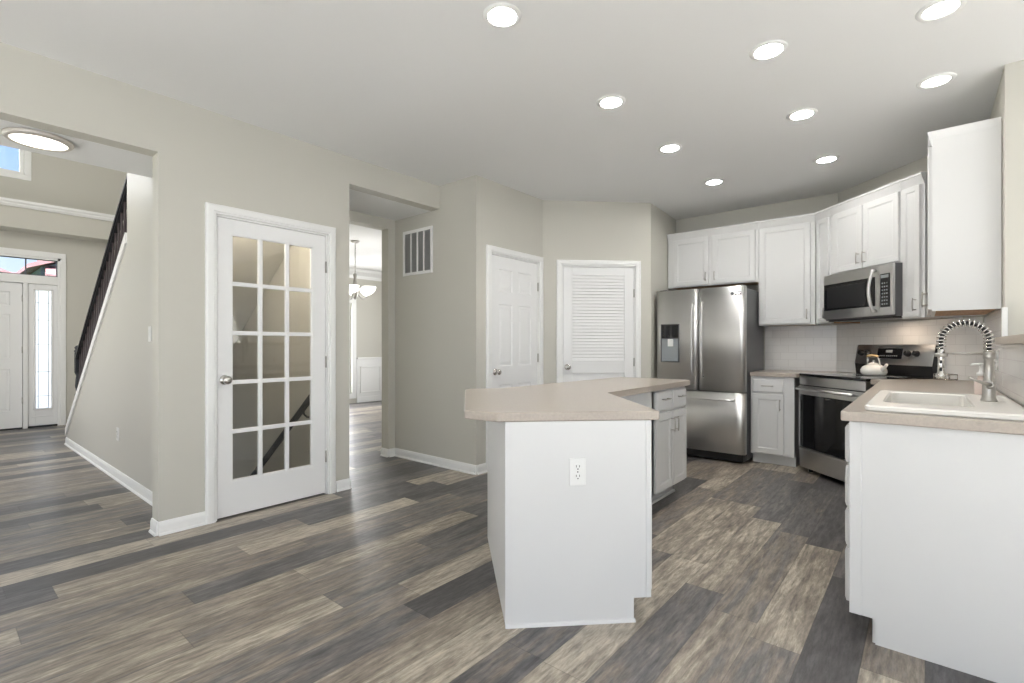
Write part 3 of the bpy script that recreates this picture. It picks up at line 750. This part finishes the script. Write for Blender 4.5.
# far island unit, fronts facing +x at x=-1.49
isf = thing('island_cabinet', 'white island cabinet at the fridge end with drawers over doors', 'cabinet', (-2.02, 3.349, 0), 0, 'white island cabinets')
wf = .53; lf = .605
bm = B(); walls_of(bm, [(0, 0), (wf, 0), (wf, lf), (0, lf)], .10, ZI); obj('body', bm, 'cab', isf)
bm = B(); walls_of(bm, [(0, .0), (wf-.075, .0), (wf-.075, lf-.06), (0, lf-.06)], 0, .10)
prism_y(bm, [(wf-.075, 0), (wf-.06, 0), (wf-.063, .014), (wf-.075, .018)], 0, lf-.045); obj('toe_kick', bm, 'cab', isf)
for a, b, hy in ((.008, .312, .282), (.322, .597, .352)):
    xfront(isf, a, b, .115, .68, wf, hy, .585, True, 'door', 'door')
    xfront(isf, a, b, .695, .84, wf, (a+b)/2, .785, False, 'drawer', 'drawer')
pts = [(-1.52, 1.497), (-1.365, 1.538), (-.872, 2.03), (-1.455, 2.613), (-1.455, 4.07), (-1.50, 4.115), (-2.16, 4.115), (-2.16, 2.40), (-2.29, 2.262)]
pts = [(-1.535, 1.51), (-1.365, 1.535), (-.872, 2.028), (-1.455, 2.611), (-1.455, 3.985), (-1.50, 4.025), (-2.10, 4.025), (-2.13, 2.45), (-2.27, 2.285), (-2.25, 2.22)]
o = obj('countertop', slab(pts, .8585, .898, .006), 'counter'); tag(o, 'beige laminate countertop bent over the angled white island', 'countertop')

# ------------------------------------------------------------------ fridge
f = thing('refrigerator', 'stainless french-door refrigerator with a dispenser, left of the tall cabinet', 'refrigerator', (-2.265, 5.17, 0), 0)
bm = B(); box(bm, .005, .905, .085, .77, .03, 1.755, .006); box(bm, .02, .10, .05, .16, 1.755, 1.785, .01); box(bm, .81, .89, .05, .16, 1.755, 1.785, .01)
obj('body', bm, 'dgrey', f)
def fdoor(nm, x0, x1, z0, z1, m='steel'):
    bm = B(); n = 20; prof = []
    for k in range(n+1):
        u = k/n; e = min(u, 1-u)*(x1-x0); y = -.003*(1-(2*u-1)**2) + (.014 - math.sqrt(max(0, .014**2-(.014-min(e, .014))**2)))
        prof.append((x0+(x1-x0)*u, y))
    prism(bm, prof + [(x1, .075), (x0, .075)], z0, z1)
    for fc in bm.faces: fc.smooth = abs(fc.normal.z) < .5 and len(fc.verts) == 4
    return obj(nm, bm, m, f)
dl = fdoor('door', .0, .452, .715, 1.77); dr = fdoor('door', .458, .91, .715, 1.77); df = fdoor('freezer_drawer', .0, .91, .10, .705)
def curved(parent, x, z0, z1, bow=.022):
    bm = B(); n = 14; pts = []
    for k in range(n+1):
        u = k/n; pts.append((x, -.030-bow*math.sin(u*PI)**.7 if 0 < u < 1 else -.030, z0+(z1-z0)*u))
    tube(bm, [(x, .0, z0)]+pts+[(x, .0, z1)], .011, 10); return obj('handle', bm, 'steel', parent)
curved(dl, .405, .86, 1.62); curved(dr, .505, .86, 1.62)
bm = B(); pts = [(.10, .0, .635)]+[(.10+.71*k/12, -.035-.014*math.sin(PI*k/12), .635) for k in range(13)]+[(.81, 0, .635)]
tube(bm, pts, .012, 10); obj('handle', bm, 'steel', df)
# dispenser
bm = B(); box(bm, .058, .262, -.014, .002, 1.0, 1.41, .003); dp = obj('dispenser', bm, 'dgrey', dl)
bm = B(); box(bm, .066, .254, -.017, -.013, 1.26, 1.402, .002); obj('control_panel', bm, 'bglass', dp)
bm = B(); rings_panel(bm, .072, .248, 1.01, 1.25, [(0, -.0145), (.004, -.0165), (.012, -.0155), (.02, -.0142)]); obj('recess', bm, 'grey', dp)
bm = B(); box(bm, .14, .20, -.026, -.014, 1.17, 1.25, .004); obj('nozzle', bm, 'plastic', dp)
bm = B(); box(bm, .08, .24, -.026, -.014, 1.02, 1.03, .002); obj('drip_tray', bm, 'grey', dp)
bm = B(); box(bm, .02, .89, .04, .10, .02, .095); obj('grille', bm, 'black', f)
def text(s, size, parent, loc, m, name, ext=.0008):
    cu = bpy.data.curves.new(name, 'FONT'); cu.body = s; cu.size = size; cu.extrude = ext; cu.offset = .0012; cu.align_x = 'CENTER'; cu.align_y = 'CENTER'
    tmp = bpy.data.objects.new('tmp', cu); sc.collection.objects.link(tmp)
    dgp = bpy.context.evaluated_depsgraph_get(); me = bpy.data.meshes.new_from_object(tmp.evaluated_get(dgp))
    bpy.data.objects.remove(tmp); me.materials.clear(); me.materials.append(M[m]); me.name = name
    o = bpy.data.objects.new(name, me); sc.collection.objects.link(o); o.parent = parent
    o.location = loc; o.rotation_euler = (PI/2, 0, 0); return o
text('LG', .052, dr, (.848, -.004, 1.697), 'black', 'logo_letters')
bm = B(); lathe(bm, [(.016, -.0015), (.016, .0005)], (.795, -.0025, 1.697), 'y', 20); obj('logo_disc', bm, 'dgrey', dr)

# ------------------------------------------------------------------ range (local origin at front-left of oven door)
SR = 4.40/R2; TR = -4.40
g = thing('range', 'freestanding stainless electric range with black glass oven door set across the corner', 'range', (*dg(TR, SR), 0), -PI/4)
W = .785
bm = B(); box(bm, 0, W, .045, .60, .03, .895, .003)
obj('body', bm, 'dgrey', g)
bm = B(); box(bm, -.002, W+.002, .0, .60, .896, .918, .005); ck = obj('cooktop', bm, 'bglass', g)
for bx, by, br in ((.20, .17, .105), (.56, .17, .08), (.20, .43, .08), (.56, .43, .105)):
    bm = B()
    lathe(bm, [(br, 0), (br+.002, 0), (br+.002, .0004), (br, .0004)], (bx, by, .918), 'z', 40); obj('burner_ring', bm, 'grey', ck)
bm = B(); box(bm, .004, W-.004, 0, .045, .815, .892, .005); obj('vent_strip', bm, 'steelh', g)
od = None
bm = B(); box(bm, .004, W-.004, -.004, .045, .235, .808, .006); od = obj('oven_door', bm, 'bglass', g)
bm = B(); box(bm, .004, W-.004, -.009, -.003, .725, .808, .003); box(bm, .004, .022, -.007, -.003, .235, .73); obj('door_trim', bm, 'steelh', od)
bm = B(); box(bm, .13, W-.13, -.0055, -.0042, .32, .64); plabel(obj('oven_window', bm, 'bglass', od), 'dark oven window')
bm = B(); tube(bm, [(.05, -.062, .782), (W-.05, -.062, .782)], .0125, 12)
for x in (.08, W-.08): tube(bm, [(x, -.062, .782), (x, -.004, .775)], .009, 10)
obj('handle', bm, 'steelh', od)
bm = B(); box(bm, .004, W-.004, -.002, .045, .045, .222, .006); rings_panel(bm, .004, W-.004, .205, .226, [(0, -.002), (.004, -.008), (.008, -.008)]); obj('storage_drawer', bm, 'steelh', g)
for x in (.05, W-.05):
    for y in (.08, .52):
        bm = B(); lathe(bm, [(.018, 0), (.02, .01), (.012, .03)], (x, y, 0), 'z', 12); obj('foot', bm, 'black', g)
bm = B(); prism_x(bm, [(.575, .919), (.565, 1.01), (.60, 1.185), (.645, 1.185), (.645, .60), (.605, .60), (.605, .919)], .0, W)
bgd = obj('backguard', bm, 'black', g)
def bgp(z): return .565 + (z-1.01)/(1.175)*.235 if False else .565 + (z-1.01)*.2
bm = B()
def slant(bm, x0, x1, z0, z1, off, th=.003):
    pts = [(bgp(z0)-off, z0), (bgp(z1)-off, z1), (bgp(z1)-off+th, z1), (bgp(z0)-off+th, z0)]
    prism_x(bm, pts, x0, x1)
slant(bm, .0, W, 1.012, 1.188, .006, .006); obj('control_panel', bm, 'steelh', bgd)
bm = B(); slant(bm, .245, .50, 1.065, 1.155, .009); obj('display', bm, 'bglass', bgd)
bm = B(); slant(bm, .335, .40, 1.118, 1.140, .0105)
for k in range(5): slant(bm, .265+k*.014, .273+k*.014, 1.085, 1.093, .0105)
for k in range(6): slant(bm, .345+k*.02, .357+k*.02, 1.085, 1.093, .0105)
obj('display_marks', bm, 'grey', bgd)
for x in (.07, .15, .56, .64, .0):
    if x == 0: continue
    bm = B(); lathe(bm, [(.027, 0), (.027, -.008), (.022, -.011), (.020, -.030), (.016, -.032), (.001, -.032)], (0, 0, 0), 'y', 24); box(bm, -.004, .004, -.038, -.030, -.02, .02, .001)
    k = obj('knob', bm, 'black', bgd); k.location = (x, bgp(1.11)-.007, 1.11); k.rotation_euler = (-math.atan(.2), 0, 0)

# kettle on back left burner
kp = (TR+.20+.12, SR+.36)
kx, ky = dg(-4.005, 3.52)
k = kt = thing('kettle', 'white enamel kettle with a wooden grip on the glass cooktop', 'kettle', (kx, ky, .9186), -PI/4)
bm = B(); lathe(bm, [(.078, 0), (.092, .006), (.104, .030), (.103, .055), (.088, .082), (.062, .098), (.045, .103), (.045, .106)], n=36)
obj('body', bm, 'kettle', k)
bm = B(); lathe(bm, [(.046, .1055), (.043, .112), (.025, .119), (.008, .122), (.007, .128), (.012, .134), (.010, .142), (.001, .144)], n=28); obj('lid', bm, 'kettle', k)
bm = B(); tube(bm, [(.075, 0, .050), (.11, 0, .068), (.128, 0, .088), (.148, 0, .108)], [.026, .019, .014, .011], 14); obj('spout', bm, 'kettle', k)
bm = B(); arc = [(-.070, 0, .088), (-.074, 0, .13), (-.072, 0, .172)]
tube(bm, arc, .005, 8); obj('handle_bracket', bm, 'kettle', k); bm = B(); tube(bm, [(.046, 0, .172), (.062, 0, .14), (.075, 0, .088)], .005, 8); obj('handle_bracket', bm, 'kettle', k)
bm = B(); tube(bm, [(-.080, 0, .176), (-.06, 0, .184), (0, 0, .186), (.035, 0, .184), (.052, 0, .176)], [.008, .012, .013, .012, .008], 12); obj('grip', bm, 'wood', k)

kt.scale = (.93, .93, .93)
# ------------------------------------------------------------------ microwave
SM = 4.71/R2
m_ = thing('microwave', 'stainless over-the-range microwave with a curved handle mounted under the cabinet', 'microwave', (*dg(-4.366, SM), -.012), -PI/4)
W = .762
bm = B(); box(bm, 0, W, .022, .415, 1.425, 1.847, .004); obj('body', bm, 'dgrey', m_)
bm = B(); box(bm, 0, W, 0, .022, 1.435, 1.845, .005); dm = obj('front', bm, 'steelh', m_)
bm = B(); box(bm, .012, .59, -.004, .001, 1.515, 1.755, .002); w1_ = obj('window', bm, 'bglass', dm)
bm = B(); box(bm, .05, .49, -.006, -.0035, 1.53, 1.725, .001); plabel(obj('window_screen', bm, 'black', w1_), 'black mesh screen')
bm = B(); box(bm, .645, .735, -.004, .001, 1.50, 1.77, .002); cp = obj('control_panel', bm, 'bglass', dm)
bm = B(); box(bm, .655, .725, -.0055, -.0038, 1.735, 1.76)
obj('display', bm, 'grey', cp)
bm = B()
for i in range(3):
    for j in range(7): box(bm, .660+i*.022, .672+i*.022, -.0052, -.0038, 1.52+j*.028, 1.530+j*.028)
obj('buttons', bm, 'grey', cp)
bm = B(); n = 14
tube(bm, [(.595, 0, 1.475)]+[(.595+.0*u, -.03-.032*math.sin(PI*u/n), 1.475+.33*u/n) for u in range(n+1)]+[(.595, 0, 1.805)], .013, 10); obj('handle', bm, 'steel', dm)
bm = B(); box(bm, .03, W-.03, .03, .30, 1.412, 1.426, .003); obj('underside_vent', bm, 'black', m_)

l = bpy.data.lights.new('cooktop_lamp', 'AREA'); l.size = .16; l.energy = .9; l.color = (1, .80, .62)
o = bpy.data.objects.new('cooktop_lamp', l); sc.collection.objects.link(o); p_ = dg(-3.86, 3.52); o.location = (p_[0], p_[1], 1.394)
# ------------------------------------------------------------------ sink, faucet, soap
s = thing('sink', 'white drop-in sink set in the long beige counter', 'sink', (0, 0, 0))
ox0, ox1, oy0, oy1 = -.19, .295, 2.445, 3.33
bm = B(); zt = .938
bx0, bx1, by0, by1 = -.135, .145, 2.62, 3.262
def ringr(x0, x1, y0, y1, z, r, n=5):
    pts = []
    for cx, cy, a0 in ((x1-r, y1-r, 0), (x0+r, y1-r, 90), (x0+r, y0+r, 180), (x1-r, y0+r, 270)):
        for k in range(n+1):
            a = math.radians(a0+90*k/n); pts.append(bm.verts.new((cx+r*math.cos(a), cy+r*math.sin(a), z)))
    return pts
R_ = [ringr(ox0+.004, ox1-.004, oy0+.004, oy1-.004, .9145, .03), ringr(ox0, ox1, oy0, oy1, .919, .034), ringr(ox0, ox1, oy0, oy1, .932, .034), ringr(ox0+.006, ox1-.006, oy0+.006, oy1-.006, zt, .03),
      ringr(bx0-.006, bx1+.006, by0-.006, by1+.006, zt, .045), ringr(bx0, bx1, by0, by1, zt-.006, .04), ringr(bx0+.008, bx1-.008, by0+.008, by1-.008, .76, .04), ringr(bx0+.03, bx1-.03, by0+.03, by1-.03, .742, .03)]
for a, b in zip(R_, R_[1:]):
    for k in range(len(a)):
        fc = bm.faces.new((a[k], a[(k+1) % len(a)], b[(k+1) % len(a)], b[k])); fc.smooth = False
bm.faces.new(R_[-1])
obj('basin', bm, 'sink', s)
bm = B(); lathe(bm, [(.001, .743), (.04, .743), (.045, .7425), (.045, .7445), (.001, .7445)], (.015, 2.9, 0), 'z', 24); obj('drain', bm, 'chrome', s)

fa = thing('faucet', 'nickel spring pull-down kitchen faucet rising from the sink rim', 'faucet', (.212, 2.955, zt), 0)
bm = B(); lathe(bm, [(.027, 0), (.027, .006), (.023, .012), (.022, .05), (.0215, .085), (.0175, .095), (.017, .18), (.020, .185), (.020, .21), (.013, .215)], n=28); obj('column', bm, 'nickel', fa)
bm = B(); tube(bm, [(.0, -.02, .065), (.0, -.06, .075)], .012, 12); tube(bm, [(0, -.055, .073), (-.03, -.085, .085), (-.07, -.10, .105)], [.009, .006, .005], 10); obj('lever', bm, 'nickel', fa)
AX = -.078; pts = []
for kk in range(4): pts.append(Vector((0, 0, .210+kk*.016)))
Rr = .078
for kk in range(1, 24): a = PI*kk/24; pts.append(Vector((AX+Rr*math.cos(a), 0, .262+Rr*math.sin(a))))
for kk in range(0, 4): pts.append(Vector((2*AX, 0, .262-kk*.012)))
bm = B(); tube(bm, pts, .008, 10); obj('hose', bm, 'slot', fa)
# spring: helix along the path
cum = [0]
for a, b in zip(pts, pts[1:]): cum.append(cum[-1]+(b-a).length)
bm = B(); hel = []; N = 22; steps = N*14
for q in range(steps+1):
    sL = cum[-1]*q/steps; i = max(j for j in range(len(cum)) if cum[j] <= sL+1e-9); i = min(i, len(pts)-2)
    u = (sL-cum[i])/(cum[i+1]-cum[i]); p = pts[i].lerp(pts[i+1], u); tt = (pts[i+1]-pts[i]).normalized()
    nn = Vector((0, 1, 0)); bb = tt.cross(nn); ph = 2*PI*N*q/steps
    hel.append(p + (nn*math.cos(ph)+bb*math.sin(ph))*.0150)
tube(bm, hel, .0034, 7); obj('spring', bm, 'chrome', fa)
bm = B(); lathe(bm, [(.010, .226), (.013, .220), (.0135, .19), (.0125, .185), (.0125, .160), (.013, .155), (.014, .118), (.020, .110), (.021, .100), (.017, .092)], (2*AX, 0, 0), 'z', 24); sh = obj('spray_head', bm, 'chrome', fa)
for z0, z1 in ((.160, .174), (.126, .142)):
    bm = B(); box(bm, 2*AX-.006, 2*AX+.004, -.016, -.010, z0, z1, .002)
    plabel(obj('spray_button', bm, 'slot', sh), 'black rubber button')
bm = B(); tube(bm, [(-.018, 0, .205), (2*AX+.02, 0, .205)], .0045, 8); lathe(bm, [(.023, -.008), (.023, .008)], (2*AX, 0, .198), 'z', 20); obj('holder_arm', bm, 'nickel', fa)

so = thing('soap_bottle', 'small pale soap bottle with a white pump behind the faucet', 'bottle', (.215, 3.42, .9145), .6)
bm = B(); lathe(bm, [(.022, 0), (.025, .004), (.025, .075), (.020, .092), (.011, .102), (.011, .112)], n=24); obj('body', bm, 'soap', so)
bm = B(); lathe(bm, [(.016, .112), (.016, .128), (.006, .130), (.006, .165), (.010, .166), (.010, .176), (.001, .177)], n=18); tube(bm, [(0, 0, .170), (-.04, 0, .170), (-.045, 0, .163)], .005, 8); obj('pump', bm, 'plastic', so)

sh_ = thing('sponge_holder', 'small chrome wire caddy on the counter near the range', 'caddy', (.12, 5.02, .9145), -PI/4)
bm = B()
for z in (.006, .045):
    tube(bm, [(-.06, -.035, z), (.06, -.035, z), (.06, .035, z), (-.06, .035, z), (-.06, -.035, z)], .004, 8)
for x, y in ((-.06, -.035), (.06, -.035), (.06, .035), (-.06, .035), (0, -.035), (0, .035)): tube(bm, [(x, y, .002), (x, y, .045)], .003, 8)
for x in (-.04, -.02, 0, .02, .04): tube(bm, [(x, -.035, .006), (x, .035, .006)], .0025, 6)
obj('wire_frame', bm, 'chrome', sh_)

# ------------------------------------------------------------------ wall fittings
v = thing('return_air_vent', 'white return air grille on the beige wall left of the pantry door', 'vent', (-4.205, 3.245, 1.905), 0)
vw, vh = .465, .465
bm = B()
for x0, x1, z0, z1 in ((0, .03, 0, vh), (vw-.03, vw, 0, vh), (.03, vw-.03, 0, .03), (.03, vw-.03, vh-.03, vh)): box(bm, x0, x1, -.012, 0, z0, z1, .002)
for k in (1, 2, 3): x = .03+(vw-.06)*k/4; box(bm, x-.010, x+.010, -.012, 0, .03, vh-.03, .002)
obj('frame', bm, 'trim', v)
bm = B()
for k in range(40):
    z = .035+k*(vh-.07)/40; prism_x(bm, [(-.003, z+.006), (-.002, z+.007), (-.0105, z+.001), (-.0115, z)], .03, vw-.03)
obj('slats', bm, 'filter', v)
bm = B(); box(bm, .03, vw-.03, -.002, 0, .03, vh-.03); obj('backing', bm, 'filter', v)

def plate(label, name, cat, loc, rz, kind):
    t = thing(name, label, cat, loc, rz); bm = B(); box(bm, -.036, .036, -.006, 0, -.058, .058, .003); obj('cover_plate', bm, 'plastic', t)
    if kind == 'switch':
        bm = B(); box(bm, -.015, .015, -.0085, -.006, -.032, .032, .001); obj('rocker', bm, 'plastic', t)
    else: sockets(t, 0, 0, -.006)
plate('white light switch on the beige stair wall', 'light_switch', 'switch', (-4.483, 1.1, 1.266), 0, 'switch')
plate('white wall outlet low on the beige stair wall', 'wall_outlet', 'outlet', (-5.44, 1.1, .40), 0, 'outlet')
plate('white outlet on the tiled half wall beside the faucet', 'wall_outlet', 'outlet', (.331, 4.10, 1.09), -PI/2, 'outlet')

# ------------------------------------------------------------------ ceiling lights
def downlight(x, y, label, lens='lamp'):
    t = thing('downlight', label, 'ceiling light', (x, y, 2.74), 0, 'recessed kitchen downlights')
    bm = B(); lathe(bm, [(.066, -.002), (.066, -.006), (.072, -.008), (.088, -.005), (.092, -.0005), (.092, 0), (.066, 0)], n=40); obj('trim_ring', bm, 'trim', t)
    bm = B(); lathe(bm, [(.065, -.001), (.065, -.004), (.001, -.0045)], n=32); obj('lens', bm, lens, t)
for x, y, l in ((-1.535, 1.76, 'recessed ceiling light nearest the camera, alone above the island end'),
                (-1.543, 2.83, 'recessed ceiling light, second nearest in the row above the island'),
                (-1.545, 3.79, 'recessed ceiling light, third in the row above the island'),
                (-1.543, 4.845, 'recessed ceiling light, farthest of the row above the island, by the fridge'),
                (-.635, 2.87, 'recessed ceiling light, nearest of the middle row over the kitchen aisle'),
                (-.638, 3.81, 'recessed ceiling light, middle one of the row over the kitchen aisle'),
                (-.632, 4.86, 'recessed ceiling light, farthest of the middle row, in front of the microwave'),
                (.055, 3.03, 'recessed ceiling light cut by the top edge of the picture, over the sink'),
                (.05, 3.835, 'recessed ceiling light close to the top of the right wall cabinet')): downlight(x, y, l, 'lamp' if x < -.1 else 'lampb')
t = thing('flush_light', 'round flush ceiling light with a brushed rim in the entry hall', 'ceiling light', (-3.935, .43, 2.38), 0)
bm = B(); lathe(bm, [(.145, 0), (.154, -.004), (.152, -.018), (.142, -.026), (.128, -.028), (.126, -.020), (.126, 0)], n=48); obj('rim', bm, 'rimm', t)
bm = B(); lathe(bm, [(.125, -.003), (.125, -.022), (.10, -.027), (.001, -.030)], n=48); obj('diffuser', bm, 'lamp2', t)
# chandelier
c = thing('chandelier', 'nickel chandelier with glowing bowl shades hanging in the dining room', 'chandelier', (-6.51, 4.13, 2.74), .5)
bm = B(); lathe(bm, [(.065, 0), (.065, -.012), (.04, -.03), (.012, -.038)], n=24); obj('canopy', bm, 'nickel', c)
bm = B(); tube(bm, [(0, 0, -.03), (0, 0, -.48)], .006, 8)
for k in range(12): tube(bm, [(0, 0, -.06-k*.034), (.008*(k % 2), .008*((k+1) % 2), -.077-k*.034), (0, 0, -.094-k*.034)], .006, 6)
obj('chain', bm, 'nickel', c)
bm = B(); lathe(bm, [(.012, -.48), (.03, -.50), (.02, -.55), (.03, -.62), (.045, -.70), (.055, -.76), (.035, -.82), (.015, -.86), (.001, -.88)], n=24); obj('hub', bm, 'nickel', c)
for k in range(5):
    a = 2*PI*k/5; ca, sa = math.cos(a), math.sin(a)
    bm = B(); tube(bm, [(ca*r_, sa*r_, z) for r_, z in ((.03, -.72), (.08, -.82), (.14, -.86), (.20, -.84), (.225, -.79))], .008, 8); ar = obj('arm', bm, 'nickel', c)
    bm = B(); lathe(bm, [(.015, -.80), (.05, -.785), (.085, -.74), (.10, -.69), (.097, -.69), (.08, -.738), (.045, -.775), (.012, -.785)], (ca*.225, sa*.225, 0), 'z', 24); obj('shade', bm, 'shade', ar)

# ------------------------------------------------------------------ outside the front door
bm = B(); box(bm, -60, -10.1, -40, 40, -.35, -.2); o = obj('front_lawn', bm, 'grass'); o['kind'] = 'structure'
for i, (cx, cy, lab) in enumerate(((-30, 7.4, 'pale house with a red-brown roof seen through the transom beside the mullion'), (-46, 1.5, 'paler house seen through the left transom pane'))):
    h = thing('house', lab, 'house', (cx, cy, -.2), 0)
    bm = B(); box(bm, -4, 4, -4.5, 4.5, 0, 4.4); prism_x(bm, [(-4.5, 4.4), (4.5, 4.4), (0, 6.2)], -3.99, 3.99); obj('wall', bm, 'siding', h)
    bm = B()
    for s_ in (-1, 1): prism_x(bm, [(0, 6.35), (s_*4.9, 4.3), (s_*4.9, 4.45), (0, 6.55)], -4.3, 4.3)
    prism_y(bm, [(2.0, 4.2), (4.5, 4.0), (4.5, 4.1), (2.0, 6.0)], -4.4, 4.4)
    obj('roof', bm, 'roof', h)
    for yy in (-2.5, 0, 2.5):
        bm = B(); box(bm, 4.0, 4.05, yy-.5, yy+.5, 2.6, 3.8, .01); ww = obj('window', bm, 'trim', h)
        bm = B(); box(bm, 4.05, 4.06, yy-.42, yy+.42, 2.68, 3.72); obj('pane', bm, 'bglass', ww)
# unseen fill light added above the landing to brighten the cellar stairwell
l = bpy.data.lights.new('stairwell_fill', 'POINT'); l.energy = 10; l.shadow_soft_size = .08; l.color = (1, .93, .84)
o = bpy.data.objects.new('stairwell_fill', l); sc.collection.objects.link(o); o.location = (-4.05, 1.55, 2.15)
